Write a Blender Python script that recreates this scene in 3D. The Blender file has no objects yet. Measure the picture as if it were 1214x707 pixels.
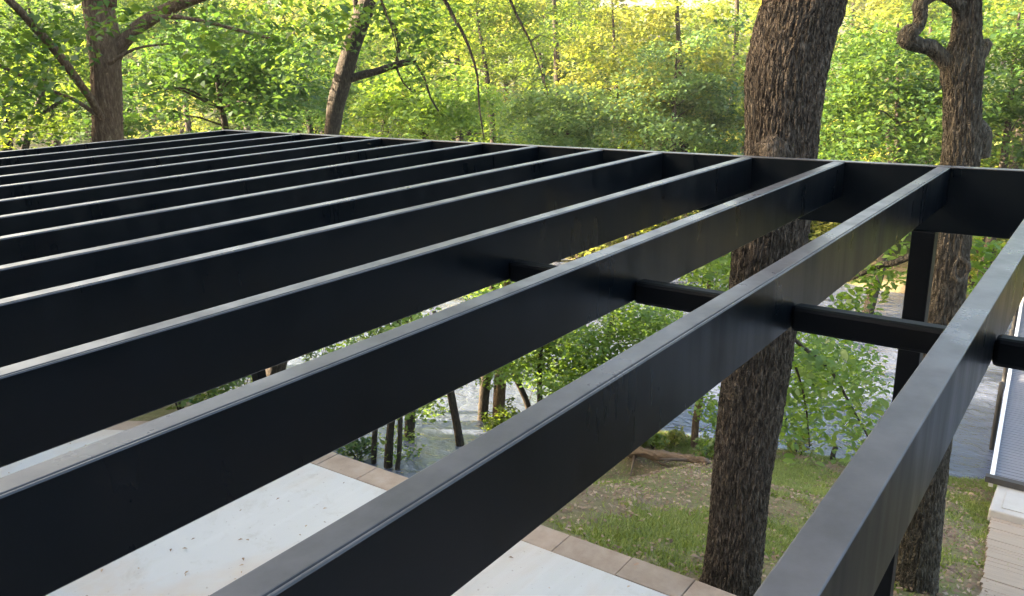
import bpy, math, random
import numpy as np
from mathutils import Matrix, Vector, noise as mnoise

S = bpy.context.scene
COL = S.collection
rad = math.radians
rng = np.random.default_rng(7)
random.seed(7)
DBG = False

# ------------------------------------------------------------------ camera
H = 0.52                    # camera height above the rafter tops
ZR = 2.964                  # rafter tops above the patio
F, CX, CY = 957.27, 607.0, 353.5
YAW, PITCH, ROLL = rad(37.5202), rad(16.529), rad(-1.5786)
CAM = np.array([0.0, 0.0, ZR + H])
_f = np.array([math.cos(YAW) * math.cos(PITCH), math.sin(YAW) * math.cos(PITCH), -math.sin(PITCH)])
_r = np.array([math.sin(YAW), -math.cos(YAW), 0.0])
_u = np.cross(_r, _f)
RT = math.cos(ROLL) * _r + math.sin(ROLL) * _u
UP = -math.sin(ROLL) * _r + math.cos(ROLL) * _u
FH = np.array([math.cos(YAW), math.sin(YAW), 0.0])
cam = bpy.data.cameras.new('camera')
cam.sensor_width = 36.0
cam.lens = 36.0 * F / 1214.0
cam.clip_start, cam.clip_end = 0.02, 2000
co = bpy.data.objects.new('camera', cam)
COL.objects.link(co)
co.matrix_world = Matrix(((RT[0], UP[0], -_f[0], CAM[0]), (RT[1], UP[1], -_f[1], CAM[1]),
                          (RT[2], UP[2], -_f[2], CAM[2]), (0, 0, 0, 1)))
S.camera = co

# ------------------------------------------------------------------ sky, sun, exposure
SUN_AZ, SUN_EL = 122.0, 16.0          # azimuth from +X towards +Y
w = bpy.data.worlds.new('World'); S.world = w; w.use_nodes = True
nt = w.node_tree
sky = nt.nodes.new('ShaderNodeTexSky'); sky.sky_type = 'NISHITA'; sky.sun_disc = False
sky.sun_elevation = rad(SUN_EL); sky.sun_rotation = rad(90 - SUN_AZ)
sky.air_density = 1.0; sky.dust_density = 7.0; sky.ozone_density = 0.6
bg = nt.nodes['Background']; bg.inputs[1].default_value = 0.13
nt.links.new(sky.outputs[0], bg.inputs[0])
sl = bpy.data.lights.new('sun', 'SUN'); sl.energy = 5.0; sl.angle = rad(0.5); sl.color = (1.0, 0.84, 0.62)
so = bpy.data.objects.new('sun', sl); COL.objects.link(so)
sd = Vector((math.cos(rad(SUN_AZ)) * math.cos(rad(SUN_EL)), math.sin(rad(SUN_AZ)) * math.cos(rad(SUN_EL)), math.sin(rad(SUN_EL))))
so.rotation_euler = sd.to_track_quat('Z', 'Y').to_euler(); so.location = (-6, 12, 14)
S.view_settings.view_transform = 'Standard'; S.view_settings.look = 'None'
S.view_settings.gamma = 1.0; S.view_settings.use_curve_mapping = False
S.view_settings.exposure = 3.45
S.render.engine = 'CYCLES'
S.cycles.use_denoising = True
S.cycles.max_bounces = 8; S.cycles.transmission_bounces = 6; S.cycles.diffuse_bounces = 4
S.cycles.caustics_reflective = False; S.cycles.caustics_refractive = False
S.cycles.sample_clamp_indirect = 6.0

# ------------------------------------------------------------------ pixel helpers (photo coordinates -> places)
def ray(u, v): return RT * ((u - CX) / F) - UP * ((v - CY) / F) + _f
def at(u, v, d):
    r = ray(u, v); return CAM + r * (d / r.dot(FH))
def atz(u, v, z):
    r = ray(u, v); return CAM + r * ((z - CAM[2]) / r[2])
def px(d): return d / F          # metres per photo pixel at forward distance d (near the axis)
def fdist(p): return float((np.asarray(p) - CAM).dot(FH))

# ------------------------------------------------------------------ node materials
MATS = {}
class NM:
    def __init__(self, name):
        self.m = bpy.data.materials.new(name); self.m.use_nodes = True
        self.t = self.m.node_tree; self.t.nodes.clear(); self.out = self.n('ShaderNodeOutputMaterial'); MATS[name] = self.m
    def n(self, typ, **kw):
        nd = self.t.nodes.new(typ)
        for k, v in kw.items():
            if k.startswith('_'): setattr(nd, k[1:], v)
            else: nd.inputs[k.replace('__', ' ')].default_value = v
        return nd
    def l(self, a, b): self.t.links.new(a, b)
    def coord(self, which='Object', scale=(1, 1, 1)):
        c = self.n('ShaderNodeTexCoord'); mp = self.n('ShaderNodeMapping'); mp.inputs['Scale'].default_value = scale
        self.l(c.outputs[which], mp.inputs[0]); return mp.outputs[0]
    def worldpos(self, scale=(1, 1, 1)):
        c = self.n('ShaderNodeNewGeometry'); mp = self.n('ShaderNodeMapping'); mp.inputs['Scale'].default_value = scale
        self.l(c.outputs['Position'], mp.inputs[0]); return mp.outputs[0]
    def noise(self, vec, scale, detail=4, rough=0.55, dist=0.0):
        nd = self.n('ShaderNodeTexNoise', Scale=scale, Detail=detail, Roughness=rough, Distortion=dist)
        self.l(vec, nd.inputs['Vector']); return nd.outputs[0]
    def ramp(self, fac, stops, interp='LINEAR'):
        r = self.n('ShaderNodeValToRGB'); r.color_ramp.interpolation = interp
        while len(r.color_ramp.elements) < len(stops): r.color_ramp.elements.new(0.5)
        for e, (p, c) in zip(r.color_ramp.elements, stops):
            e.position = p; e.color = (*c, 1) if len(c) == 3 else c
        self.l(fac, r.inputs[0]); return r.outputs[0]
    def mix(self, fac, a, b, blend='MIX'):
        m = self.n('ShaderNodeMix', _data_type='RGBA', _blend_type=blend)
        for sock, v in ((m.inputs[0], fac), (m.inputs[6], a), (m.inputs[7], b)):
            if isinstance(v, bpy.types.NodeSocket): self.l(v, sock)
            elif isinstance(v, (int, float)): sock.default_value = v
            else: sock.default_value = (*v, 1)
        return m.outputs[2]
    def math(self, op, a, b=0.0):
        m = self.n('ShaderNodeMath', _operation=op)
        for s_, v in ((m.inputs[0], a), (m.inputs[1], b)):
            if isinstance(v, bpy.types.NodeSocket): self.l(v, s_)
            else: s_.default_value = v
        return m.outputs[0]
    def bump(self, h, strength, dist=0.01):
        b = self.n('ShaderNodeBump', Strength=strength, Distance=dist); self.l(h, b.inputs['Height']); return b.outputs[0]
    def princ(self, color, rough, normal=None, spec=0.5, **kw):
        p = self.n('ShaderNodeBsdfPrincipled')
        for s_, v in ((p.inputs['Base Color'], color), (p.inputs['Roughness'], rough)):
            if isinstance(v, bpy.types.NodeSocket): self.l(v, s_)
            elif isinstance(v, (int, float)): s_.default_value = v
            else: s_.default_value = (*v, 1)
        p.inputs['Specular IOR Level'].default_value = spec
        for k, v in kw.items(): p.inputs[k.replace('__', ' ')].default_value = v
        if normal is not None: self.l(normal, p.inputs['Normal'])
        self.l(p.outputs[0], self.out.inputs[0]); return p

def mk_paint():
    k = NM('satin_black_paint'); v = k.worldpos()
    n1 = k.noise(v, 3.0, 5); n2 = k.noise(v, 260, 2); n3 = k.noise(v, 11, 6, 0.65)
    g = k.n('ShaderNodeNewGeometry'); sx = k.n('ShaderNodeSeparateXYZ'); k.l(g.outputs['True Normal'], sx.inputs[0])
    up = k.ramp(sx.outputs[2], [(0.30, (0, 0, 0)), (0.50, (0.36,) * 3), (0.95, (0.36,) * 3), (0.99, (0.33,) * 3)])      # pollen dust on level faces, plus painted sky reflection and edge highlights
    dust_shine = k.math('MULTIPLY', up, k.ramp(n3, [(0.25, (0.50,) * 3), (0.75, (1.0,) * 3)]))
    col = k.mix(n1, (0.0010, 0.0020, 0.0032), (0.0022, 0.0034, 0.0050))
    col = k.mix(dust_shine, col, (0.232, 0.235, 0.262))
    n4 = k.noise(k.worldpos((7, 7, 0.7)), 1.6, 4, 0.6)
    ro = k.math('ADD', k.ramp(n1, [(0.3, (0.24,) * 3), (0.7, (0.34,) * 3)]), k.math('MULTIPLY', k.ramp(n4, [(0.4, (0, 0, 0)), (0.7, (1, 1, 1))]), 0.14))
    p = k.princ(col, ro, k.bump(n2, 0.06, 0.001), 0.15)
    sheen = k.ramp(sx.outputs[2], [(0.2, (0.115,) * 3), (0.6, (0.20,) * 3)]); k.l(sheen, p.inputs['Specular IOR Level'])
    k = NM('black_paint_clean'); v = k.worldpos(); n1 = k.noise(v, 5.0, 5)
    k.princ(k.mix(n1, (0.0020, 0.0024, 0.0030), (0.0040, 0.0044, 0.0050)), 0.45, None, 0.08)
def mk_leaf(name, c0, c1, c2, trans=0.45, tb=1.9):
    k = NM(name)
    g = k.n('ShaderNodeNewGeometry')
    big = k.noise(k.worldpos(), 0.55, 3)
    mid = k.noise(k.worldpos(), 2.2, 2)
    r = k.math('ADD', k.math('MULTIPLY', g.outputs['Random Per Island'], 0.5), k.math('MULTIPLY', big, 0.55))
    r = k.math('ADD', r, k.math('MULTIPLY', k.math('SUBTRACT', mid, 0.5), 0.5))
    col = k.ramp(r, [(0.2, c0), (0.52, c1), (0.85, c2)])
    tcol = k.mix(1.0, col, (tb * 1.15, tb, tb * 0.55), 'MULTIPLY')
    d = k.n('ShaderNodeBsdfDiffuse'); k.l(col, d.inputs[0])
    t = k.n('ShaderNodeBsdfTranslucent'); k.l(tcol, t.inputs[0])
    gl = k.n('ShaderNodeBsdfGlossy', Roughness=0.45); gl.inputs[0].default_value = (1, 1, 1, 1)
    m1 = k.n('ShaderNodeMixShader', Fac=trans); k.l(d.outputs[0], m1.inputs[1]); k.l(t.outputs[0], m1.inputs[2])
    m2 = k.n('ShaderNodeMixShader', Fac=0.035); k.l(m1.outputs[0], m2.inputs[1]); k.l(gl.outputs[0], m2.inputs[2])
    k.l(m2.outputs[0], k.out.inputs[0])
def mk_bark(name, a, b, c, sc=1.0, bump=0.9):
    k = NM(name); v = k.worldpos((1, 1, 0.28))
    n1 = k.noise(v, 26 * sc, 5, 0.6, 0.4); n2 = k.noise(k.worldpos(), 2.1, 4)
    vo = k.n('ShaderNodeTexVoronoi', Scale=30 * sc, _feature='DISTANCE_TO_EDGE')
    wv = k.n('ShaderNodeVectorMath', _operation='ADD')
    nn = k.n('ShaderNodeTexNoise', Scale=9.0, Detail=3); k.l(v, nn.inputs['Vector'])
    sc_ = k.n('ShaderNodeVectorMath', _operation='SCALE'); sc_.inputs['Scale'].default_value = 0.06
    k.l(nn.outputs[1], sc_.inputs[0]); k.l(v, wv.inputs[0]); k.l(sc_.outputs[0], wv.inputs[1]); k.l(wv.outputs[0], vo.inputs['Vector'])
    hh = k.math('ADD', k.math('MINIMUM', k.math('MULTIPLY', vo.outputs[0], 3.0), 0.7), k.math('MULTIPLY', n1, 0.6))
    col = k.ramp(n1, [(0.36, a), (0.52, b), (0.68, c)])
    col = k.mix(k.math('MULTIPLY', n2, 0.5), col, k.mix(1.0, col, (0.75, 0.85, 0.7), 'MULTIPLY'))
    k.princ(col, 0.9, k.bump(hh, bump, 0.02), 0.2)
def mk_simple(name, a, b, scale, rough=0.8, bump=0.2, spec=0.3, dist=0.005, stretch=(1, 1, 1), metal=0.0):
    k = NM(name); v = k.worldpos(stretch); n1 = k.noise(v, scale, 5); n2 = k.noise(v, scale * 7, 3)
    col = k.mix(n1, a, b)
    p = k.princ(col, rough, k.bump(n2, bump, dist), spec); p.inputs['Metallic'].default_value = metal

mk_paint()
mk_leaf('leaf_spring', (0.042, 0.084, 0.012), (0.092, 0.155, 0.020), (0.180, 0.230, 0.036), 0.52, 2.1)
mk_leaf('leaf_fresh', (0.075, 0.145, 0.017), (0.120, 0.210, 0.026), (0.180, 0.270, 0.042), 0.5, 1.8)
mk_leaf('leaf_mid', (0.026, 0.066, 0.013), (0.056, 0.116, 0.019), (0.105, 0.168, 0.028), 0.42, 1.8)
mk_leaf('leaf_deep', (0.024, 0.062, 0.015), (0.046, 0.108, 0.022), (0.088, 0.155, 0.030), 0.4)
mk_leaf('leaf_bluish', (0.050, 0.100, 0.036), (0.090, 0.165, 0.052), (0.15, 0.225, 0.065), 0.45, 1.8)
mk_leaf('leaf_yellow', (0.080, 0.120, 0.018), (0.160, 0.200, 0.034), (0.300, 0.300, 0.090), 0.55, 2.0)
mk_leaf('leaf_grass', (0.085, 0.128, 0.024), (0.145, 0.195, 0.038), (0.215, 0.245, 0.068), 0.3)
mk_leaf('leaf_litter', (0.095, 0.056, 0.032), (0.19, 0.120, 0.070), (0.38, 0.28, 0.19), 0.1, 1.0)
mk_bark('bark_oak', (0.042, 0.031, 0.023), (0.100, 0.077, 0.059), (0.180, 0.144, 0.115), 2.3, 1.0)
mk_bark('bark_grey', (0.040, 0.032, 0.023), (0.090, 0.073, 0.056), (0.165, 0.138, 0.108), 2.1, 0.9)
mk_bark('bark_dark', (0.030, 0.023, 0.018), (0.055, 0.042, 0.032), (0.095, 0.075, 0.055), 1.6, 0.6)
mk_bark('bark_red', (0.085, 0.052, 0.034), (0.135, 0.085, 0.055), (0.21, 0.15, 0.10), 1.3, 0.6)
mk_simple('dock_white', (0.62, 0.63, 0.64), (0.72, 0.72, 0.72), 6, 0.5, 0.05)
mk_simple('dock_dark', (0.03, 0.03, 0.03), (0.06, 0.055, 0.05), 9, 0.7)
mk_simple('dock_deck', (0.12, 0.125, 0.15), (0.17, 0.175, 0.20), 3, 0.45, 0.08)
mk_simple('pale_concrete', (0.29, 0.28, 0.265), (0.40, 0.39, 0.37), 5, 0.85, 0.3)
mk_simple('board', (0.24, 0.185, 0.14), (0.36, 0.29, 0.225), 5, 0.85, 0.35, 0.2, 0.004, (6, 1, 1))
mk_simple('timber_brown', (0.10, 0.07, 0.045), (0.17, 0.12, 0.08), 8, 0.8, 0.3)
mk_simple('siding', (0.07, 0.068, 0.065), (0.10, 0.098, 0.092), 3, 0.7)
mk_simple('roof_shingle', (0.06, 0.055, 0.05), (0.11, 0.10, 0.09), 6, 0.9, 0.5)
mk_simple('window_glass', (0.02, 0.025, 0.03), (0.03, 0.035, 0.04), 1, 0.05, 0.0, 0.8)
mk_simple('driftwood', (0.06, 0.042, 0.030), (0.17, 0.13, 0.10), 7, 0.9, 0.6, 0.2, 0.01)

def mk_slab():
    k = NM('patio_concrete'); v = k.worldpos()
    n1 = k.noise(v, 0.9, 6, 0.6); n2 = k.noise(v, 9, 5, 0.6); n3 = k.noise(k.worldpos((1, 26, 1)), 6, 3); n4 = k.noise(v, 70, 3)
    col = k.mix(n1, (0.415, 0.408, 0.392), (0.505, 0.497, 0.480))
    st = k.ramp(k.noise(v, 0.7, 5, 0.62, 0.8), [(0.44, (0, 0, 0)), (0.62, (1, 1, 1))])
    col = k.mix(k.math('MULTIPLY', st, 0.75), col, (0.46, 0.36, 0.275))
    st2 = k.ramp(k.noise(v, 3.1, 6, 0.7, 0.5), [(0.55, (0, 0, 0)), (0.72, (1, 1, 1))])
    col = k.mix(k.math('MULTIPLY', st2, 0.5), col, (0.32, 0.275, 0.225))
    sk = k.ramp(k.noise(k.worldpos((0.35, 4, 1)), 1.6, 3), [(0.52, (0, 0, 0)), (0.66, (1, 1, 1))])
    col = k.mix(k.math('MULTIPLY', sk, 0.14), col, (0.60, 0.61, 0.62))
    col = k.mix(k.math('MULTIPLY', n2, 0.35), col, (0.44, 0.44, 0.44))
    sp = k.ramp(k.noise(v, 30, 2, 0.4), [(0.70, (0, 0, 0)), (0.76, (1, 1, 1))])
    col = k.mix(k.math('MULTIPLY', sp, 0.5), col, (0.22, 0.19, 0.16))
    hh = k.math('ADD', n3, k.math('MULTIPLY', n4, 0.7))
    k.princ(col, 0.8, k.bump(hh, 0.25, 0.004), 0.3)
mk_slab()
def mk_coping():
    k = NM('coping_stone'); v = k.worldpos()
    g = k.n('ShaderNodeObjectInfo')
    n1 = k.noise(v, 5, 5, 0.6); n2 = k.noise(v, 38, 4)
    col = k.ramp(n1, [(0.3, (0.26, 0.19, 0.142)), (0.55, (0.335, 0.258, 0.20)), (0.75, (0.38, 0.31, 0.255))])
    col = k.mix(g.outputs['Random'], col, k.mix(1.0, col, (0.84, 0.86, 0.86), 'MULTIPLY'))
    rs = k.ramp(k.noise(v, 7.5, 2), [(0.68, (0, 0, 0)), (0.74, (1, 1, 1))])
    col = k.mix(k.math('MULTIPLY', rs, 0.5), col, (0.40, 0.17, 0.07))
    k.princ(col, 0.85, k.bump(n2, 0.35, 0.005), 0.3)
mk_coping()
def mk_soil():
    k = NM('soil'); v = k.worldpos()
    n1 = k.noise(v, 0.9, 6, 0.62); n2 = k.noise(v, 14, 5, 0.7); n3 = k.noise(v, 3.5, 4)
    col = k.ramp(n2, [(0.3, (0.11, 0.078, 0.050)), (0.55, (0.19, 0.142, 0.096)), (0.75, (0.28, 0.225, 0.165))])
    gr = k.ramp(k.math('ADD', k.math('MULTIPLY', n1, 0.7), k.math('MULTIPLY', n3, 0.3)), [(0.42, (0, 0, 0)), (0.56, (1, 1, 1))])
    col = k.mix(k.math('MULTIPLY', gr, 0.6), col, (0.120, 0.140, 0.042))
    sx = k.n('ShaderNodeSeparateXYZ'); k.l(v, sx.inputs[0]); far = k.ramp(k.math('MULTIPLY', sx.outputs[0], 0.01), [(0.235, (0, 0, 0)), (0.28, (1, 1, 1))])
    fern = k.ramp(k.noise(v, 0.35, 5), [(0.40, (0, 0, 0)), (0.52, (1, 1, 1))])          # ground cover on the far bank
    col = k.mix(k.math('MULTIPLY', far, k.math('ADD', k.math('MULTIPLY', fern, 0.5), 0.4)), col, (0.060, 0.085, 0.024))
    k.princ(col, 0.95, k.bump(n2, 0.8, 0.03), 0.1)
mk_soil()
def mk_water():
    k = NM('lake_water'); v = k.worldpos((1.0, 0.62, 1))
    n1 = k.noise(v, 4.2, 4, 0.55, 0.6); n2 = k.noise(v, 1.1, 2); n3 = k.noise(v, 13, 3)
    hh = k.math('ADD', k.math('ADD', n1, k.math('MULTIPLY', n2, 1.2)), k.math('MULTIPLY', n3, 0.25))
    col = k.mix(n2, (0.082, 0.097, 0.145), (0.108, 0.126, 0.180))
    k.princ(col, 0.06, k.bump(hh, 0.42, 0.12), 0.5, IOR=1.95)
mk_water()

# ------------------------------------------------------------------ mesh helpers
def mesh_obj(name, verts, faces, mat, parent=None, smooth=False, loc=None):
    me = bpy.data.meshes.new(name)
    verts = np.asarray(verts, dtype=np.float32).reshape(-1, 3)
    if isinstance(faces, np.ndarray):
        nf, kk = faces.shape
        me.vertices.add(len(verts)); me.vertices.foreach_set('co', verts.ravel())
        me.loops.add(nf * kk); me.loops.foreach_set('vertex_index', faces.astype(np.int32).ravel())
        me.polygons.add(nf); me.polygons.foreach_set('loop_start', np.arange(nf, dtype=np.int32) * kk)
        me.polygons.foreach_set('loop_total', np.full(nf, kk, dtype=np.int32))
        me.update(calc_edges=True); me.validate()
    else:
        me.from_pydata([tuple(v) for v in verts], [], [tuple(f) for f in faces]); me.update()
    for m in (mat if isinstance(mat, (list, tuple)) else [mat]): me.materials.append(MATS[m])
    if smooth: me.polygons.foreach_set('use_smooth', np.ones(len(me.polygons), dtype=bool))
    return link(name, me, parent, loc)
def link(name, me, parent=None, loc=None):
    o = bpy.data.objects.new(name, me); COL.objects.link(o)
    if parent is not None:
        o.parent = parent
        if loc is None: o.matrix_parent_inverse = Matrix.Translation(-Vector(parent.location)) if parent.parent is None else Matrix.Translation(-Vector(parent.matrix_parent_inverse.inverted().translation))
    if loc is not None: o.location = loc
    return o
def empty(name, loc):
    o = bpy.data.objects.new(name, None); COL.objects.link(o); o.location = tuple(float(c) for c in loc); o.empty_display_size = 0.2; return o
def tag(o, label=None, cat=None, group=None, kind=None):
    if label: o['label'] = label
    if cat: o['category'] = cat
    if group: o['group'] = group
    if kind: o['kind'] = kind
    return o
class MB:
    def __init__(self): self.v = []; self.f = []
    def box(self, a, b):
        (x0, y0, z0), (x1, y1, z1) = a, b; n = len(self.v)
        self.v += [(x0, y0, z0), (x1, y0, z0), (x1, y1, z0), (x0, y1, z0), (x0, y0, z1), (x1, y0, z1), (x1, y1, z1), (x0, y1, z1)]
        self.f += [tuple(n + i for i in q) for q in ((0, 3, 2, 1), (4, 5, 6, 7), (0, 1, 5, 4), (1, 2, 6, 5), (2, 3, 7, 6), (3, 0, 4, 7))]
        return self
    def build(self, name, mat, parent=None, bevel=0.0, smooth=False):
        o = mesh_obj(name, self.v, self.f, mat, parent, smooth)
        if bevel:
            m = o.modifiers.new('bevel', 'BEVEL'); m.width = bevel; m.segments = 2; m.limit_method = 'ANGLE'
        return o
def extrude_x(profile, x0, x1):
    """closed profile [(y,z)] swept along x; profile counter-clockwise seen from -x"""
    n = len(profile)
    v = [(x0, y, z) for y, z in profile] + [(x1, y, z) for y, z in profile]
    f = [(i, (i + 1) % n, n + (i + 1) % n, n + i) for i in range(n)] + [tuple(range(n - 1, -1, -1)), tuple(range(n, 2 * n))]
    return v, f
def resample(path, step):
    P = np.array([[*p[:3], p[3]] for p in path], dtype=float)
    if len(P) == 2: Q = np.vstack([2 * P[0] - P[1], P, 2 * P[1] - P[0]])
    else: Q = np.vstack([2 * P[0] - P[1], P, 2 * P[-1] - P[-2]])
    out = []
    for i in range(1, len(Q) - 2):
        a, b, c, d = Q[i - 1], Q[i], Q[i + 1], Q[i + 2]
        n = max(2, int(np.linalg.norm(c[:3] - b[:3]) / step))
        for t in np.linspace(0, 1, n, endpoint=False):
            out.append(0.5 * ((2 * b) + (-a + c) * t + (2 * a - 5 * b + 4 * c - d) * t * t + (-a + 3 * b - 3 * c + d) * t ** 3))
    out.append(P[-1]); return np.array(out)
def tube(path, step=0.15, sides=10, rough=0.0, seed=0, cap=True, ridges=0.0):
    """tapered limb through path [(x,y,z,r)...]; ridges > 0 raises bark plates as real relief"""
    Q = resample(path, step); pos, R = Q[:, :3], np.maximum(Q[:, 3], 0.002)
    tang = np.gradient(pos, axis=0); tang /= np.linalg.norm(tang, axis=1)[:, None] + 1e-9
    ref = np.array([1.0, 0.2, 0.1]) if abs(tang[0][2]) > 0.7 else np.array([0, 0, 1.0])
    a = np.cross(tang[0], ref); a /= np.linalg.norm(a)
    th = np.linspace(0, 2 * np.pi, sides, endpoint=False); V = np.zeros((len(pos), sides, 3))
    s = 0.0
    for i in range(len(pos)):
        if i: s += np.linalg.norm(pos[i] - pos[i - 1])
        a = a - tang[i] * a.dot(tang[i]); a /= np.linalg.norm(a); b = np.cross(tang[i], a)
        rr = np.full(sides, R[i])
        if rough or ridges:
            for j in range(sides):
                c, sn = math.cos(th[j]), math.sin(th[j])
                if rough: rr[j] *= 1 + rough * mnoise.noise(Vector((c * 1.3 + seed, sn * 1.3, s * 1.2 / max(R[0], .08) * 0.12)))
                if ridges:
                    wv = 0.5 * mnoise.noise(Vector((c * 2.0, sn * 2.0 + seed, s * 3.0)))
                    q = Vector((c * R[i] * 56 + wv, sn * R[i] * 56 - wv, s * 7.0))
                    e1 = min(1.0, abs(mnoise.noise(q)) * 3.6); e2 = min(1.0, abs(mnoise.noise(q * 1.9 + Vector((7.1, 3.3, 1.7)))) * 3.0)
                    q2 = Vector((c * R[i] * 80, sn * R[i] * 80, s * 40))
                    rr[j] += ridges * (0.75 * e1 + 0.5 * e2 * e1 - 0.8 + 0.25 * mnoise.noise(q2))
        V[i] = pos[i] + np.outer(rr * np.cos(th), a) + np.outer(rr * np.sin(th), b)
    n = len(pos); idx = np.arange(n * sides).reshape(n, sides); nx = np.roll(idx, -1, axis=1)
    Fc = np.stack([idx[:-1], nx[:-1], nx[1:], idx[1:]], -1).reshape(-1, 4)
    V = V.reshape(-1, 3)
    if cap:
        tip = pos[-1] + tang[-1] * R[-1] * 0.6; last = idx[-1]; c = len(V) + np.arange(sides)
        V = np.vstack([V, tip + (V[last] - pos[-1]) * 0.05])
        Fc = np.vstack([Fc, np.stack([last, np.roll(last, -1), np.roll(c, -1), c], -1)])
    return V, Fc
def join(parts):
    V, Fs, n = [], [], 0
    for v, f in parts: V.append(v); Fs.append(f + n); n += len(v)
    return np.vstack(V), np.vstack(Fs)
def leafset(pos, size, up=0.42, aspect=0.55, jitter=0.35, droop=0.0, six=False):
    """one folded diamond leaf per position"""
    n = len(pos); sz = (size * (1 + jitter * rng.standard_normal(n))).clip(size * 0.4, size * 1.9)[:, None]
    nrm = rng.standard_normal((n, 3)); nrm /= np.linalg.norm(nrm, axis=1)[:, None]; nrm[:, 2] = np.abs(nrm[:, 2])
    nrm = nrm * (1 - up) + np.array([0, 0, up]); nrm /= np.linalg.norm(nrm, axis=1)[:, None]
    d = rng.standard_normal((n, 3)); d[:, 2] -= droop; d -= nrm * (d * nrm).sum(1)[:, None]; d /= np.linalg.norm(d, axis=1)[:, None] + 1e-9
    s = np.cross(nrm, d)
    p = np.asarray(pos)
    b = p - d * sz * 0.5; t = p + d * sz * 0.5 - nrm * sz * 0.12
    l = p - d * sz * 0.06 + s * sz * aspect * 0.5 + nrm * sz * 0.10; r = p - d * sz * 0.06 - s * sz * aspect * 0.5 + nrm * sz * 0.10
    if six:
        r2 = p + d * sz * 0.24 - s * sz * aspect * 0.40 + nrm * sz * 0.04; l2 = p + d * sz * 0.24 + s * sz * aspect * 0.40 + nrm * sz * 0.04
        r1 = p - d * sz * 0.26 - s * sz * aspect * 0.42 + nrm * sz * 0.06; l1 = p - d * sz * 0.26 + s * sz * aspect * 0.42 + nrm * sz * 0.06
        return np.stack([b, r1, r2, t, l2, l1], 1).reshape(-1, 3), np.arange(6 * n).reshape(n, 6)
    V = np.stack([b, r, t, l], 1).reshape(-1, 3); Fc = np.arange(4 * n).reshape(n, 4)
    return V, Fc
def spray(centers, radii, n, size, flat=0.55, **kw):
    """leaves clustered round twig ends"""
    centers = np.asarray(centers, float); radii = np.broadcast_to(np.asarray(radii, float), (len(centers),))
    k = rng.integers(0, len(centers), n)
    g = rng.standard_normal((n, 3)); g /= np.linalg.norm(g, axis=1)[:, None]; g *= rng.random(n)[:, None] ** 0.45
    g[:, 2] *= flat
    return leafset(centers[k] + g * radii[k][:, None], size, **kw)
def blob(c, R3, n, shell=0.45, lumps=None):
    """cluster centres filling an uneven crown"""
    out = []; c = np.asarray(c, float); R3 = np.asarray(R3, float); off = rng.random(3) * 50
    while len(out) < n:
        d = rng.standard_normal(3); d /= np.linalg.norm(d)
        m = 0.78 + 0.55 * mnoise.noise(Vector(d * 1.7 + off))
        out.append(c + d * R3 * m * (shell + (1 - shell) * rng.random() ** 0.6))
    return np.array(out)

# ------------------------------------------------------------------ terrain
WATER = -3.0
_sy = [-60, -5, 1, 1.8, 3, 4.3, 5.7, 7.0, 7.6, 7.9, 8.1, 8.9, 9.3, 10, 11, 12, 14, 18, 30, 80]
_sx = [14, 13.6, 13.24, 13.08, 12.74, 12.44, 12.08, 11.6, 11.2, 9.4, 7.2, 6.5, 6.5, 6.7, 8.2, 9.1, 8.8, 7.8, 7.0, 7.0]
def shore(y): return np.interp(y, _sy, _sx)
def farshore(y): return 23.2 - 0.04 * np.clip(y, -10, 40) + 0.9 * np.sin(np.asarray(y) * 0.31) + 0.5 * np.sin(np.asarray(y) * 0.83 + 1)
def ground(x, y):
    x = np.asarray(x, float); y = np.asarray(y, float)
    xs = shore(y); t = (x - 4.55) / (xs - 4.55)
    near = np.where(t < 0, -0.15, np.where(t < 1, -0.13 - 2.87 * np.clip(t, 0, 1) ** np.interp(y, [4.1, 5.3, 10.5, 12.5], [0.95, 0.22, 0.3, 0.8]), -3 - 0.35 * (x - xs)))
    near = near + np.where(x > 5, 0.05 * np.sin(x * 1.7 + y) * np.sin(y * 1.3 - x * 0.6), 0)
    s = np.maximum(x - farshore(y), (y - 40 + 2 * np.sin(x * 0.3)) * np.clip((x - 4) / 6, 0, 1))
    far = -3 + np.where(s < 0, 0.4 * s, 0.42 * np.clip(s, 0, 2) + 0.045 * np.clip(s - 2, 0, 38) + 0.05 * np.clip(s - 40, 0, 110))
    far = far + np.where(s > 2, 0.25 * np.sin(x * 0.23) * np.sin(y * 0.19), 0)
    return np.maximum(np.maximum(near, far), -4.6)
def hit(u, v):
    r = ray(u, v); t = 2.0
    while t < 200:
        p = CAM + r * t
        if p[2] <= max(float(ground(p[0], p[1])), WATER - 0.05): return p
        t += 0.02
    return CAM + r * 200
gx = np.concatenate([np.arange(-140, -6, 8), np.arange(-6, 3.5, 0.5), np.arange(3.5, 15, 0.12), np.arange(15, 30, 0.5), np.arange(30, 80, 2), np.arange(80, 330, 10)])
gy = np.concatenate([np.arange(-200, -20, 10), np.arange(-20, -1, 0.6), np.arange(-1, 13, 0.12), np.arange(13, 46, 0.6), np.arange(46, 90, 2.5), np.arange(90, 300, 10)])
GX, GY = np.meshgrid(gx, gy, indexing='ij'); GZ = ground(GX, GY)
fine = (GX > 4.6) & (GX < 14)
GZ = GZ + np.where(fine, 0.02 * np.sin(GX * 9 + 3 * np.sin(GY * 4)) * np.sin(GY * 8.3 + GX * 2), 0)
gi = np.arange(GX.size).reshape(GX.shape)
gf = np.stack([gi[:-1, :-1], gi[1:, :-1], gi[1:, 1:], gi[:-1, 1:]], -1).reshape(-1, 4)
tag(mesh_obj('ground', np.stack([GX, GY, GZ], -1).reshape(-1, 3), gf, 'soil', smooth=True), 'sloping lawn and wooded banks around the lake', kind='structure')
MBW = MB(); MBW.v = [(7, -200, WATER), (60, -200, WATER), (60, 60, WATER), (7, 60, WATER)]; MBW.f = [(0, 1, 2, 3)]
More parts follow.
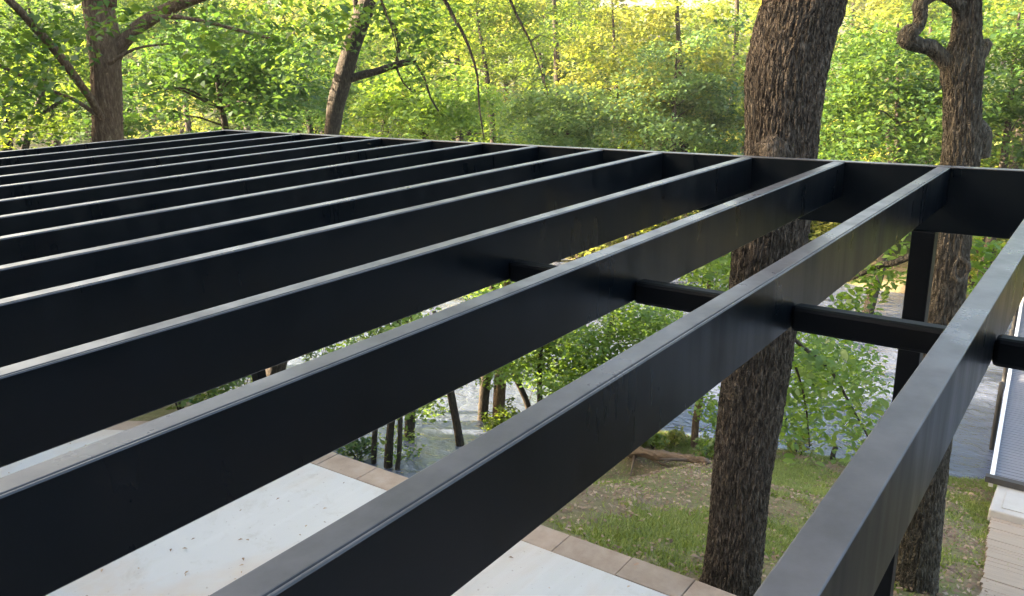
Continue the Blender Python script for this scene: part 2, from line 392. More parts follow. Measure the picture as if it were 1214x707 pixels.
tag(MBW.build('lake_water', 'lake_water'), 'rippled lake water beyond the lawn', kind='structure')

# ------------------------------------------------------------------ patio with coping stones
_cy = np.array([-9.0, 2.0, 4.2, 5.9, 6.7, 7.6, 8.6]); _cx = np.array([4.30, 4.27, 4.19, 4.10, 4.00, 3.55, 2.9])
def cin(y): return float(np.interp(y, _cy, _cx))
pm = MB(); prof = [(-9.0, cin(-9))] + [(float(y), cin(float(y))) for y in np.linspace(-8.5, 8.6, 40)]
top = [(-3.5, -9.0, 0.0)] + [(x, y, 0.0) for y, x in prof] + [(-3.5, 8.6, 0.0)]
n = len(top); pm.v = top + [(x, y, -0.45) for x, y, z in top]
pm.f = [tuple(range(n))] + [(i, n + i, n + (i + 1) % n, (i + 1) % n) for i in range(n)]
patio = pm.build('patio_slab', 'patio_concrete'); tag(patio, 'pale poured concrete patio slab under the pergola', kind='structure')
joints = [0.97, 1.46, 1.95, 2.43, 2.955]
while joints[-1] < 8.3: joints.append(joints[-1] + 0.5)
while joints[0] > -4: joints.insert(0, joints[0] - 0.49)
for y0, y1 in zip(joints[:-1], joints[1:]):
    g = 0.0025; dz = random.uniform(-0.003, 0.003); a0, a1 = cin(y0 + g) + 0.004, cin(y1 - g) + 0.004
    wv = 0.255
    q = [(a0, y0 + g), (a0 + wv, y0 + g + 0.02 * 0), (a1 + wv, y1 - g), (a1, y1 - g)]
    m = MB(); m.v = [(x, y, 0.004 + dz) for x, y in q] + [(x, y, -0.5) for x, y in q]
    m.f = [(0, 1, 2, 3), (0, 4, 5, 1), (1, 5, 6, 2), (2, 6, 7, 3), (3, 7, 4, 0)]
    m.build('coping_stone', 'coping_stone', patio, bevel=0.006)

# ------------------------------------------------------------------ pergola
D = 7.8265 * H
ry = [y * H for y in (0.346, 1.217, 2.093, 2.971, 3.948, 4.679, 5.561, 6.409, 7.25, 8.184, 8.987, 9.884, 10.876)]
ry = [ry[0] - 0.9, ry[0] - 0.452] + ry
RW, RD, X0 = 0.0545, 0.167, -1.6
perg = empty('pergola', (D, 2.6, 0.0))
tag(perg, 'black powder coated metal pergola with parallel rafters over the patio', 'pergola')
def rafter_profile(y, seam):          # y is the right (camera side) edge
    z = ZR; b = 0.003; arc = lambda cy, cz, a0, a1: [(cy + b * math.cos(rad(t)), cz + b * math.sin(rad(t))) for t in np.linspace(a0, a1, 5)]
    right = arc(y + b, z - b, 180, 90) if not seam else [(y, z - 0.004), (y + 0.0012, z - 0.0016), (y + 0.0026, z - 0.0010), (y + 0.0048, z - 0.0012), (y + 0.0054, z - 0.0030), (y + 0.0066, z - 0.0030), (y + 0.0078, z - 0.0004), (y + 0.0095, z)]
    return [(y, z - RD + b)] + right + arc(y + RW - b, z - b, 90, 0) + [(y + RW, z - RD + b), (y + RW - b, z - RD), (y + b, z - RD)]
for i, y in enumerate(ry):
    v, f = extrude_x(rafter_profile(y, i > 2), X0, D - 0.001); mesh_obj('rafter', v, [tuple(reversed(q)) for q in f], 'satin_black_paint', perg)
YE = 11.78 * H
def beam(name, a, b, bev=0.0035, mat='satin_black_paint'): return MB().box(a, b).build(name, mat, perg, bevel=bev)
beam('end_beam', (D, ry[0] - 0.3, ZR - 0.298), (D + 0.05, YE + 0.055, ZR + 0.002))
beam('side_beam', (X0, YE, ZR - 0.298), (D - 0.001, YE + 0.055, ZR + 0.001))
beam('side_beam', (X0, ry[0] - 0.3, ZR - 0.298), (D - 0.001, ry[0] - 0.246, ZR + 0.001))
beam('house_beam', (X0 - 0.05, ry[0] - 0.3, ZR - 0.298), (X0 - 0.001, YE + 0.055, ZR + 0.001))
# bridging bar between each pair of rafters
BX, BZ = 3.835 * H, ZR - 0.106
for ya, yb in zip([ry[0] - 0.246 - RW] + ry, ry + [YE]):
    if yb - ya - RW < 0.05 or ya > 2.1 * H: continue      # bridging only in the right-hand bays
    b = MB().box((BX, ya + RW + 0.001, ZR - 0.174), (BX + 0.05, yb - 0.001, BZ)); bo = b.build('bridging_bar', 'black_paint_clean', perg, bevel=0.011)
    MB().box((BX + 0.018, ya + RW + 0.001, BZ - 0.004), (BX + 0.032, yb - 0.001, BZ + 0.006)).build('bar_rib', 'black_paint_clean', bo, bevel=0.002)
PY = 0.66
for y in (PY, YE - 0.035, ry[0] - 0.28):
    beam('post', (D - 0.005, y, 0.012), (D + 0.085, y + 0.10, ZR - 0.300), 0.004, 'black_paint_clean')
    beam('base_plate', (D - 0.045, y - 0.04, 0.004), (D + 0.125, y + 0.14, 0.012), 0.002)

# ------------------------------------------------------------------ trees
def make_tree(name, label, cat, base, trunk, branches=(), crowns=(), bark='bark_grey', group=None, sides=14, ridges=0.0, step=0.15):
    root = empty(name, base); tag(root, label, cat, group)
    v, f = tube(trunk, step, sides, 0.14, random.random() * 9, ridges=ridges); mesh_obj('trunk', v, f, bark, root, True)
    for br in branches:
        for p in br:
            v, f = tube(p, 0.12, 7, 0.15, random.random() * 9); mesh_obj('branch', v, f, bark, root, True)
    for cr, mat in crowns:
        v, f = join(cr); tag(mesh_obj('crown', v, f, mat, root), kind='stuff')
    return root
def P4(p, r): return (float(p[0]), float(p[1]), float(p[2]), r)
def pixpath(pts, d, d2=None):
    """[(u,v,width px)] -> limb at forward distance d (to d2 at its end)"""
    n = len(pts); out = []
    for i, (u, v, wd) in enumerate(pts):
        dd = d if d2 is None else d + (d2 - d) * i / (n - 1)
        out.append(P4(at(u, v, dd), max(0.004, wd * 0.5 * dd / F * 1.03)))
    return out
def twigs_to(origin_path, centers, r0=0.02):
    """thin limbs from the nearest point of a path to each cluster centre"""
    Q = resample(origin_path, 0.3); res = []
    for c in centers:
        below = Q[Q[:, 2] < c[2] - 0.05] if (Q[:, 2] < c[2] - 0.05).any() else Q
        i = int(np.argmin(np.linalg.norm(below[:, :3] - c, axis=1) + 0.3 * rng.random(len(below)))); o = below[i]
        L = np.linalg.norm(c - o[:3]); mid = (o[:3] * 0.5 + c * 0.5) + np.array([0, 0, 0.10 * L]) + rng.standard_normal(3) * 0.06 * L
        r = min(o[3] * 0.5, r0 * (0.5 + 0.25 * L))
        res.append([P4(o[:3], r), P4(mid, r * 0.6), P4(c, r * 0.22)])
    return res
def crown_tree(name, label, base, height, R3, cz, nleaf, size, leaf, bark='bark_grey', r=0.12, nclus=60, clus=0.6, lean=(0, 0), group=None, cat='tree', nbr=5, flat=0.5, shell=0.35):
    base = np.array(base, float); topp = base + np.array([lean[0], lean[1], height])
    mid = base * 0.55 + topp * 0.45 + rng.standard_normal(3) * np.array([0.04, 0.04, 0]) * height
    trunk = [P4(base - (0, 0, 0.3), r * 1.15), P4(base + (0, 0, 0.4), r), P4(mid, r * 0.75), P4(topp, r * 0.2)]
    cen = blob((topp[0], topp[1], base[2] + cz), R3, nclus, shell)
    tw = twigs_to(trunk, cen[rng.permutation(len(cen))[:nbr * 2]], 0.03)
    brs = [tw[i::nbr] for i in range(nbr)]
    lv = spray(cen, clus * (0.6 + 0.8 * rng.random(len(cen))), nleaf, size, flat)
    return make_tree(name, label, cat, base, trunk, brs, [([lv], leaf)], bark, group, sides=10)

# the big oak close to the patio edge
d0 = fdist((4.87, 1.82, 0))
oak = [(864, 712, 96), (867, 692, 80), (873, 640, 77), (880, 560, 76), (893, 470, 79), (905, 380, 80), (914, 290, 81), (925, 200, 77), (928, 150, 78), (930, 110, 83), (932, 85, 86), (939, 50, 86), (946, 25, 86), (953, 0, 87), (968, -90, 88)]
op = pixpath(oak, d0); p_end = np.array(op[-1][:3])
op.append(P4(p_end + (0.05, -0.1, 1.6), 0.21)); op.append(P4(p_end + (0.2, -0.1, 4.5), 0.10))
q = np.array(op[-3][:3])
limbA = [P4(q + (0, 0, 0.2), 0.13), P4(q + (0.1, 1.3, 1.0), 0.09), P4(q + (0.3, 3.0, 1.5), 0.06), P4(q + (0.6, 4.6, 1.6), 0.03)]
limbB = [P4(q + (0, 0, 0.5), 0.13), P4(q + (0.9, -1.2, 1.4), 0.08), P4(q + (2.0, -2.6, 2.0), 0.03)]
limbC = [P4(q + (0, 0, 0.9), 0.12), P4(q + (1.5, 0.9, 2.2), 0.08), P4(q + (3.0, 1.9, 2.9), 0.03)]
limbD = [P4(q + (0, 0, 1.2), 0.12), P4(q + (-1.1, 0.6, 2.6), 0.07), P4(q + (-2.2, 1.0, 3.3), 0.03)]
# drooping twigs seen against the far wood hang from limbA
dA = 6.6
def droop(pts, d, r0): 
    pp = pixpath(pts, d); return [P4(p[:3], r0 * (1 - 0.75 * i / (len(pp) - 1))) for i, p in enumerate(pp)]
tw1 = droop([(500, -120, 0), (515, -40, 0), (527, 0, 0), (548, 38, 0), (558, 62, 0), (566, 90, 0), (568, 125, 0), (574, 165, 0)], dA, 0.020)
tw2 = droop([(580, -130, 0), (592, -50, 0), (605, 0, 0), (618, 28, 0), (629, 50, 0), (640, 80, 0), (650, 112, 0)], dA, 0.015)
tw3 = droop([(629, 50, 0), (640, 42, 0), (652, 46, 0)], dA, 0.006)
tw4 = droop([(440, -60, 0), (452, 0, 0), (465, 35, 0), (472, 72, 0)], dA + 0.6, 0.012)
lowb = pixpath([(925, 385, 6), (950, 410, 4.5), (985, 440, 4), (1008, 480, 3), (1030, 520, 2), (1040, 545, 1.5)], d0 + 0.15, d0 + 1.6)
lowb2 = pixpath([(925, 400, 5), (945, 440, 3), (955, 480, 2.5), (960, 530, 1.5)], d0 + 0.15, d0 + 1.1)
oc = np.vstack([blob(np.array(l[-1][:3]) * 0.8 + np.array(l[1][:3]) * 0.2, (1.6, 1.6, 1.0), 26) for l in (limbA, limbB, limbC, limbD)] + [blob(p_end + (0.2, -0.1, 5.5), (2.6, 2.6, 1.6), 60)])
oc = oc[oc[:, 2] > 5.2]
ol = spray(oc, 0.65, 16000, 0.14, 0.5)
lb = []
for path_, n_ in ((lowb, 850), (lowb2, 420)):
    Q = resample(path_, 0.05)[:, :3]; k = rng.integers(len(Q) // 5, len(Q), n_)
    lb.append(Q[k] + rng.standard_normal((n_, 3)) * (0.16, 0.16, 0.09))
lbv = leafset(np.vstack(lb), 0.062, 0.45, 0.55, six=True)
dl = []
for t_ in (tw1, tw2, tw4):
    Q = resample(t_, 0.05)[:, :3]; k = rng.integers(0, len(Q) // 2, 60); dl.append(Q[k] + rng.standard_normal((60, 3)) * 0.14)
dlv = leafset(np.vstack(dl), 0.08, 0.6)
oaktree = make_tree('oak_tree', 'massive straight oak trunk with deeply ridged bark beside the patio edge', 'tree', (4.87, 1.82, -0.2), op,
          [[limbA, tw1, tw2, tw3, tw4], [limbB], [limbC], [limbD], [lowb, lowb2]], [([ol, dlv], 'leaf_spring'), ([lbv], 'leaf_fresh')], 'bark_oak', sides=250, ridges=0.015, step=0.015)
kn = at(921, 179, d0 - 0.20)
v, f = tube([P4(kn + _f * 0.06, 0.10), P4(kn - _f * 0.005 + UP * 0.004, 0.082), P4(kn - _f * 0.03, 0.045), P4(kn - _f * 0.034, 0.012)], 0.008, 30, 0.35, 8, ridges=0.012); mesh_obj('knot', v, f, 'bark_oak', oaktree, True)

# crooked forked tree on the right
b2 = hit(1085, 697); d2 = fdist(b2)
t2 = [(1082, 712, 68.1), (1085, 690, 55.2), (1090, 640, 51.5), (1096, 590, 47.8), (1106, 520, 44.2), (1113, 440, 42.3), (1120, 370, 41.4), (1127, 300, 40.5), (1135, 220, 39.6), (1140, 185, 37.7), (1141, 150, 36.8), (1141, 110, 36.8), (1141, 80, 42.3), (1146, 40, 30.4), (1147, 0, 28.5), (1146, -60, 27.6)]
p2 = pixpath(t2, d2); e2 = np.array(p2[-1][:3]); p2.append(P4(e2 + (0.2, 0.1, 2.0), 0.09)); p2.append(P4(e2 + (0.5, 0.3, 4.0), 0.04))
fork = pixpath([(1140, 96, 26), (1128, 80, 22), (1116, 68, 18), (1104, 56, 19), (1094, 55, 17), (1082, 51, 19), (1075, 46, 21), (1080, 38, 20), (1088, 33, 15), (1092, 20, 15), (1091, 8, 17), (1096, -8, 14), (1098, -25, 15), (1112, -70, 12)], d2, d2 - 0.1)
fork.append(P4(np.array(fork[-1][:3]) + (-0.4, -0.3, 1.6), 0.03))
loop = pixpath([(1094, 4, 11), (1104, -3, 12), (1114, -5, 10), (1126, -1, 12), (1140, 8, 14)], d2 - 0.05)
stub = pixpath([(1152, 75, 22), (1163, 62, 17), (1170, 50, 14)], d2 - 0.05)
low = pixpath([(1112, 296, 9), (1085, 302, 8), (1062, 311, 8), (1040, 316, 7), (1020, 326, 5), (1000, 335, 3)], d2, d2 + 0.6)
c2 = np.vstack([blob(e2 + (0.6, 0.2, 3.2), (1.8, 1.8, 1.3), 40), blob(np.array(fork[-1][:3]) + (-.2, 0, .8), (1.2, 1.2, .8), 20)]); c2 = c2[c2[:, 2] > 5.0]
lowc = np.array([at(u, v, d2 + 0.4) for u, v in ((1110, 283), (1122, 278), (1138, 282), (1050, 300), (1040, 330), (1030, 345), (1050, 325), (1165, 300), (1180, 290), (1160, 320), (1155, 345), (1020, 380), (1015, 360), (1000, 372), (1080, 270))])
t2o = make_tree('forked_tree', 'crooked forked tree with a bent stub limb rising right of the big oak', 'tree', b2, p2, [[fork, loop], [stub], [low]],
          [([spray(c2, 0.5, 3000, 0.11)], 'leaf_spring'), ([spray(lowc, 0.20, 900, 0.062, 0.6, six=True)], 'leaf_fresh')], 'bark_grey', sides=130, ridges=0.013, step=0.022)
# hollow knot ring
hk = at(1139, 320, d2 - 0.165); ring = []
for a in np.linspace(0, 2 * math.pi, 13): ring.append(P4(hk + RT * (0.045 + 0.012 * math.sin(2 * a + 1)) * math.cos(a) + UP * (0.08 + 0.012 * math.cos(3 * a)) * math.sin(a), 0.016 + 0.005 * math.sin(2 * a)))
v, f = tube(ring, 0.02, 8, 0.2, 2); mesh_obj('knot', v, f, 'bark_grey', t2o, True)
v, f = tube([P4(at(1164, 178, d2) - UP * 0.06, 0.05), P4(at(1160, 160, d2), 0.085), P4(at(1158, 145, d2), 0.05)], 0.02, 14, 0.2, 5); mesh_obj('burl', v, f, 'bark_grey', t2o, True)

# left trunk
d3 = 12.0
t3p = pixpath([(126, 330, 46), (127, 240, 38), (128, 165, 33), (127, 120, 33), (126, 80, 32), (124, 50, 34), (119, 20, 31), (115, -10, 29), (112, -60, 28)], d3)
g3 = t3p[0][:3]; bz3 = float(ground(g3[0], g3[1])); t3p.insert(0, (g3[0], g3[1], bz3 - 0.3, 0.36)); e3 = np.array(t3p[-1][:3]); t3p.append(P4(e3 + (0, 0, 7), 0.08))
br3a = pixpath([(132, 72, 18), (142, 55, 16), (160, 35, 15), (182, 20, 14), (205, 8, 13), (240, -4, 10), (290, -20, 6)], d3)
br3b = pixpath([(120, 140, 9), (108, 118, 9), (95, 100, 9), (72, 68, 10), (50, 42, 10), (28, 18, 9), (8, -2, 9), (-30, -35, 7)], d3 - 0.4, d3 - 2)
br3c = pixpath([(180, 22, 6), (205, 20, 5), (240, 25, 4), (290, 38, 4), (330, 48, 3)], d3 - 0.3)
br3d = pixpath([(112, 135, 5), (88, 118, 4), (60, 108, 4), (35, 95, 4), (0, 78, 4)], d3 - 0.5)
br3e = pixpath([(130, 75, 6), (160, 58, 3), (200, 52, 2)], d3 - 0.3)
c3 = np.array([at(u + rng.normal(0, 10), v + rng.normal(0, 8), d3 - rng.random() * 2.5) for u, v in ((10, 50), (30, 70), (55, 60), (20, 100), (60, 95), (5, 120), (85, 60), (160, 15), (210, -5), (260, 40), (300, 50), (330, 60), (245, 60), (40, 30), (90, 20), (20, 140))])
make_tree('lakeside_tree', 'thick brown trunk with a rising side limb at the far left', 'tree', (g3[0], g3[1], bz3), t3p, [[br3a], [br3b], [br3c, br3e], [br3d]],
          [([spray(c3, 0.55, 1500, 0.11), spray(blob(e3 + (-0.5, 0, 6.5), (5.0, 5.0, 4.6), 130), 0.9, 18000, 0.20)], 'leaf_mid')], 'bark_red', sides=60, ridges=0.014, step=0.05)

# leaning dark tree
d4 = 14.0
t4p = pixpath([(318, 470, 26), (326, 440, 24), (352, 330, 22), (375, 230, 20), (393, 160, 18), (398, 125, 19), (406, 95, 20), (416, 60, 19), (427, 28, 20), (440, -5, 19), (460, -60, 17)], d4)
b4 = np.array(t4p[0][:3]); t4p.insert(0, P4((b4[0] - 0.2, b4[1] + .2, float(ground(b4[0], b4[1])) - 0.3), 0.2)); e4 = np.array(t4p[-1][:3]); t4p.append(P4(e4 + (0.8, -0.6, 6.5), 0.05))
br4 = pixpath([(406, 97, 10), (425, 90, 9), (450, 84, 8), (470, 77, 8), (492, 72, 6)], d4)
br4b = pixpath([(492, 75, 3), (503, 92, 3), (510, 115, 2), (520, 132, 2)], d4)
br4c = pixpath([(470, 77, 4), (473, 50, 5), (465, 28, 5), (452, 5, 5), (447, -15, 5)], d4)
br4d = pixpath([(470, 80, 3), (478, 98, 2), (490, 110, 1)], d4)
br4e = pixpath([(418, 55, 5), (423, 30, 6), (420, -10, 6)], d4)
c4 = np.array([at(u + rng.normal(0, 12), v + rng.normal(0, 8), d4 + rng.normal(0, 1)) for u, v in ((350, 10), (380, 30), (450, 20), (480, 10), (500, 30), (360, 60), (340, 90), (440, 50), (510, 70), (480, 45), (390, 8), (330, 30), (520, 15))])
make_tree('leaning_tree', 'slim dark trunk leaning right with one level side branch', 'tree', (b4[0], b4[1], float(ground(b4[0], b4[1]))), t4p, [[br4, br4b, br4c, br4d], [br4e]],
          [([spray(c4, 0.6, 2200, 0.11), spray(blob(e4 + (0.8, -.6, 6.5), (5.0, 5.0, 4.6), 130), 0.9, 17000, 0.20)], 'leaf_mid')], 'bark_dark', sides=18)

# two young trees at the far left
def young(label, pts, forks, d, cl, leaf='leaf_spring', n=900, bark='bark_grey', size=0.11, sp=0.5):
    pp = pixpath(pts, d); b = np.array(pp[0][:3]); gz = float(ground(b[0], b[1])); pp.insert(0, (b[0], b[1], gz - 0.2, pp[0][3] * 1.2))
    cc = np.array([at(u, v, d + rng.normal(0, 0.4)) for u, v in cl])
    tw = twigs_to(pp, cc, 0.014)
    return make_tree('young_tree', label, 'tree', (b[0], b[1], gz), pp, [[pixpath(f_, d) for f_ in forks] + tw] if (forks or len(tw)) else [], [([spray(cc, sp, n, size)], leaf)], bark, sides=9)
young('thin curved sapling trunk standing left of the thick lakeside trunk', [(26, 230, 9), (28, 185, 9), (34, 155, 9), (43, 135, 9), (50, 110, 6), (54, 90, 4)], [[(42, 140, 6), (58, 130, 5), (74, 118, 4)]], 15, [(0, 90), (30, 85), (60, 80), (80, 110), (15, 140), (70, 60), (0, 165), (60, 150)], n=1500)
young('short dim trunk at the extreme left edge of the picture', [(8, 230, 11), (9, 165, 11), (8, 140, 9), (5, 100, 5)], [], 17, [(0, 110), (20, 120), (10, 60), (40, 60)], 'leaf_deep', 800, 'bark_dark')

# shore stems seen between the rafters
def shore_tree(label, base_uv, pts, w0, cl, n=700, leaf='leaf_fresh', bark='bark_dark', size=0.078, sp=0.5, base=None):
    b = hit(*base_uv) if base is None else np.array(base); d = fdist(b)
    if DBG: print('SHORE', label, b, d)
    pp = [P4(b - (0, 0, 0.3), w0 * 0.6 * d / F)] + pixpath([(base_uv[0], base_uv[1], w0)] + pts, d)
    cc = np.array([at(u, v, d + rng.normal(0, 0.5)) for u, v in cl])
    return make_tree('shore_tree', label, 'tree', b, pp, [twigs_to(pp, cc, 0.012)], [([spray(cc, sp, int(n * 2.6), size, six=True)], leaf)], bark, sides=10)
shore_tree('thinnest leftmost stem right behind the coping stones', (443, 553), [(444, 520, 7), (447, 480, 6), (450, 420, 4), (452, 370, 2)], 7, [(440, 420), (460, 400), (430, 390), (420, 420)], 300)
shore_tree('middle stem of three slim stems behind the coping stones', (460, 557), [(462, 520, 10), (466, 480, 9), (472, 400, 6), (474, 340, 3)], 11, [(470, 380), (490, 400), (450, 370), (485, 480), (470, 528)], 420)
shore_tree('slim slanted stem nearest the rafter among three behind the coping', (471, 560), [(474, 525, 6), (475, 490, 6), (480, 420, 4), (484, 370, 2)], 7, [(490, 400), (500, 420), (470, 410)], 260)
wb = atz(485, 520, WATER); shore_tree('stout stem standing in the lake water', (485, 520), [(486, 500, 13), (487, 470, 13), (489, 420, 11), (490, 360, 7)], 14, [(480, 400), (500, 380), (508, 480), (515, 495), (500, 420), (490, 350)], 420, base=(wb[0], wb[1], -3.6))
shore_tree('leaning mossy stem between the stout stem and the paired trunks', (546, 531), [(541, 500, 10), (535, 470, 10), (527, 430, 8), (515, 370, 5)], 11, [(520, 400), (540, 390), (500, 390), (530, 440)], 420)
shore_tree('darker left one of two paired trunks by the water', (572, 500), [(574, 470, 13), (577, 440, 13), (580, 390, 11), (584, 330, 8), (588, 270, 4)], 14, [(560, 380), (580, 360), (600, 390), (570, 340), (600, 330), (585, 440), (560, 420)], 1000)
shore_tree('redder right one of two paired trunks by the water', (591, 502), [(592, 470, 15), (594, 440, 15), (597, 390, 13), (602, 330, 9), (606, 270, 4)], 16, [(610, 390), (630, 370), (600, 360), (640, 340), (620, 310), (610, 435), (650, 400)], 1100, bark='bark_red')
shore_tree('thin branching sapling right of the paired trunks', (628, 490), [(622, 470, 8), (612, 450, 7), (606, 432, 5), (600, 410, 3)], 8, [(640, 410), (660, 420), (625, 440), (650, 450), (670, 400), (615, 420)], 650)
shore_tree('upright stem with green leaves hanging over the lake', (640, 500), [(640, 470, 7), (640, 440, 6), (642, 400, 5), (645, 350, 3)], 7, [(650, 430), (680, 440), (665, 460), (660, 390), (690, 410), (640, 380)], 900)
shore_tree('leafy sapling with a dark forked stem between two nearer rafters', (715, 500), [(714, 440, 7), (718, 410, 6), (726, 380, 5), (735, 345, 3)], 7, [(700, 400), (730, 390), (750, 380), (770, 395), (690, 430), (720, 430), (745, 410), (780, 370), (705, 450), (680, 460), (790, 385), (730, 360)], 2300)
shore_tree('small brown stem behind the fallen log', (823, 531), [(825, 500, 9), (829, 475, 9), (834, 430, 8), (838, 370, 6), (842, 320, 3)], 10, [(840, 330), (860, 320), (850, 300), (830, 350), (865, 345), (845, 480), (855, 500), (820, 310)], 900, bark='bark_red')
shore_tree('leafy young tree half hidden behind the big oak trunk', (905, 540), [(905, 480, 8), (906, 420, 7), (908, 360, 5), (910, 310, 3)], 8, [(860, 290), (845, 275), (870, 310), (950, 470), (960, 440), (940, 500), (985, 430), (1010, 425), (965, 410), (880, 270), (1020, 450), (950, 430)], 1500)

# ------------------------------------------------------------------ shrubs
def shrub(label, uv, r, n, leaf='leaf_spring', size=0.07, hz=0.7):
    b = hit(*uv); root = empty('shrub', b); tag(root, label, 'shrub')
    st = [tube([P4(b - (0, 0, .05), 0.012), P4(b + (rng.normal(0, r * .3), rng.normal(0, r * .3), r * 0.8), 0.004)], 0.1, 5) for _ in range(5)]
    for v, f in st: mesh_obj('stem', v, f, 'bark_dark', root)
    c = blob(b + (0, 0, r * hz), (r, r, r * hz), 22, 0.3); c = c[c[:, 2] > b[2]]
    v, f = spray(c, r * 0.35, n, size, 0.6); tag(mesh_obj('foliage', v, f, leaf, root), kind='stuff')
shrub('low green bush at the foot of the paired trunks', (588, 512), 0.42, 700)
shrub('bright green bush beside the fallen log', (774, 532), 0.33, 520)
shrub('small pale bush at the waterline right of the oak', (945, 540), 0.35, 420, 'leaf_yellow')
shrub('leafy bush between the oak trunk and the small brown stem', (842, 545), 0.3, 400)
shrub('grassy bush behind the log near the lake', (800, 530), 0.25, 350, 'leaf_yellow')
shrub('green bush just past the coping at the left stems', (425, 545), 0.38, 600, 'leaf_deep')
shrub('low bush at the left end of the coping', (385, 530), 0.4, 600, 'leaf_spring')
for i, (uv, lab) in enumerate([((215, 492), 'bush seen through the thin gap beside the brown post'), ((255, 478), 'bush in the thin gap left of the dark trunk'), ((290, 462), 'darker bush touching the dark trunk in the thin gap'), ((385, 432), 'bush right of the white water glint in the thin gap')]):
    shrub(lab, uv, 0.9, 1200, ('leaf_spring', 'leaf_deep')[i % 2], 0.09)

# ------------------------------------------------------------------ far wood
def inst(label, uv, d, R3, nleaf, size, leaf, group='trees along the far bank', r=0.14, nclus=70, clus=0.7, shell=0.3, flat=0.5):
    c = at(uv[0], uv[1], d); g = float(ground(c[0], c[1])); g = max(g, -3.2)
    return crown_tree('bank_tree', label, (c[0], c[1], g), c[2] - g + R3[2] * 0.7, R3, c[2] - g, int(nleaf * 1.7), size, leaf, 'bark_dark', r, nclus, clus, group=group, shell=shell, flat=flat)
inst('broad dark green tree with layered leaves right of the thick left trunk', (255, 95), 17, (2.6, 2.6, 1.5), 5200, 0.13, 'leaf_deep', clus=0.65)
inst('light green tree filling the upper left corner', (45, 70), 21, (3.2, 3.0, 2.4), 6000, 0.13, 'leaf_mid')
inst('tree of mixed green behind the leaning dark trunk', (355, 105), 24, (2.6, 2.6, 2.2), 6000, 0.13, 'leaf_deep')
inst('bright low tree under the level side branch', (500, 130), 22, (3.0, 2.6, 1.3), 5600, 0.12, 'leaf_fresh')
inst('dark blue green conical tree at the centre of the far bank', (660, 150), 26, (2.6, 2.6, 1.6), 7000, 0.12, 'leaf_bluish', shell=0.2)
inst('pale yellow green tall tree right of the centre', (725, 90), 33, (3.2, 3.2, 4.0), 7000, 0.14, 'leaf_yellow', clus=0.6)
inst('rounded blue green tree left of the big oak', (800, 125), 25, (2.3, 2.3, 2.2), 7000, 0.12, 'leaf_bluish')
inst('sunlit yellow green tree touching the left edge of the big oak', (868, 110), 29, (2.4, 2.4, 3.2), 6000, 0.13, 'leaf_spring')
inst('green tree filling the gap between the oak and the forked tree', (1055, 120), 19, (2.4, 2.4, 2.4), 7600, 0.125, 'leaf_mid')
inst('leafy tree right of the forked trunk at the picture edge', (1195, 110), 20, (2.2, 2.2, 2.6), 6000, 0.125, 'leaf_mid')
inst('high leafy tree whose foliage hangs behind the drooping twigs', (560, 20), 27, (3.6, 3.0, 2.0), 5200, 0.13, 'leaf_spring')
inst('deep green tree high above the layered tree on the left', (210, 20), 28, (4.0, 3.2, 2.2), 5600, 0.14, 'leaf_mid')

TRV, TRF, LV, LF = [], [], [], []
cnt = 0; wood = []
def add_wood(c, g, R3, nl, size, mixk):
    global cnt
    v, f = tube([P4((c[0], c[1], g - 0.3), 0.22), P4((c[0] + rng.normal(0, .3), c[1] + rng.normal(0, .3), (g + c[2]) / 2), 0.16), P4(c + (0, 0, R3[2] * 0.6), 0.05)], 1.5, 6)
    wood.append(('bark', v, f))
    cen = blob(c, R3, 46, 0.35); ll = spray(cen, 0.22 * R3[0] * (0.7 + 0.7 * rng.random(len(cen))), int(nl * 0.68), size * 1.18, 0.5)
    wood.append((mixk, *ll))
tries = 0; spots = []
GAP = YAW - math.atan((775 - CX) / F)          # thin spot in the wood where the sky shows
while len(spots) < 230 and tries < 12000:
    tries += 1
    az = rad(rng.uniform(-14, 84)); dd = rng.uniform(45, 110) if len(spots) > 100 else rng.uniform(25, 50)
    x, y = dd * math.cos(az), dd * math.sin(az); g = float(ground(x, y))
    if g < -2.6 or x < 10: continue
    if abs(az - GAP) < rad(3.0) and dd > 50: continue
    sp_ = 2.0 if len(spots) < 100 else 3.4
    if any((x - a) ** 2 + (y - b) ** 2 < sp_ ** 2 for a, b in spots): continue
    spots.append((x, y))
for i, (x, y) in enumerate(spots):
    dd = math.hypot(x, y); g = float(ground(x, y)); gap = abs(math.atan2(y, x) - GAP) < rad(5)
    if i % 5 < 2 and dd < 50:        # understorey
        R = rng.uniform(1.3, 2.2); add_wood(np.array([x, y, g + rng.uniform(1.0, 2.2)]), g, (R, R, R * 0.8), 4200, 0.12, ['leaf_spring', 'leaf_deep', 'leaf_yellow', 'leaf_spring'][rng.integers(4)])
    else:
        R = rng.uniform(2.2, 3.6) * (1 + dd * 0.004); hz = (rng.uniform(4.0, 8.5) if i % 5 != 3 else rng.uniform(2.2, 4.0)) + (2.5 if dd > 60 and i % 3 else 0) - (1.5 if gap else 0)
        nl = 7000 if dd < 36 else (5200 if dd < 50 else 3000); sz = 0.135 if dd < 36 else (0.17 if dd < 60 else 0.32)
        add_wood(np.array([x, y, g + hz]), g, (R, R, R * rng.uniform(0.8, 1.25)), nl, sz, ['leaf_spring', 'leaf_yellow', 'leaf_spring', 'leaf_deep', 'leaf_yellow'][rng.integers(5)])
for yy in np.arange(-4, 44, 0.75):
    if 3.4 < yy < 5.8: continue
    xx = float(farshore(yy)) + rng.uniform(-0.1, 2.6); g = float(ground(xx, yy)); R = rng.uniform(0.9, 1.7)
    add_wood(np.array([xx, yy, g + R * 0.7]), g, (R, R, R * 0.8), 2200, 0.11, ['leaf_spring', 'leaf_deep', 'leaf_yellow'][rng.integers(3)])
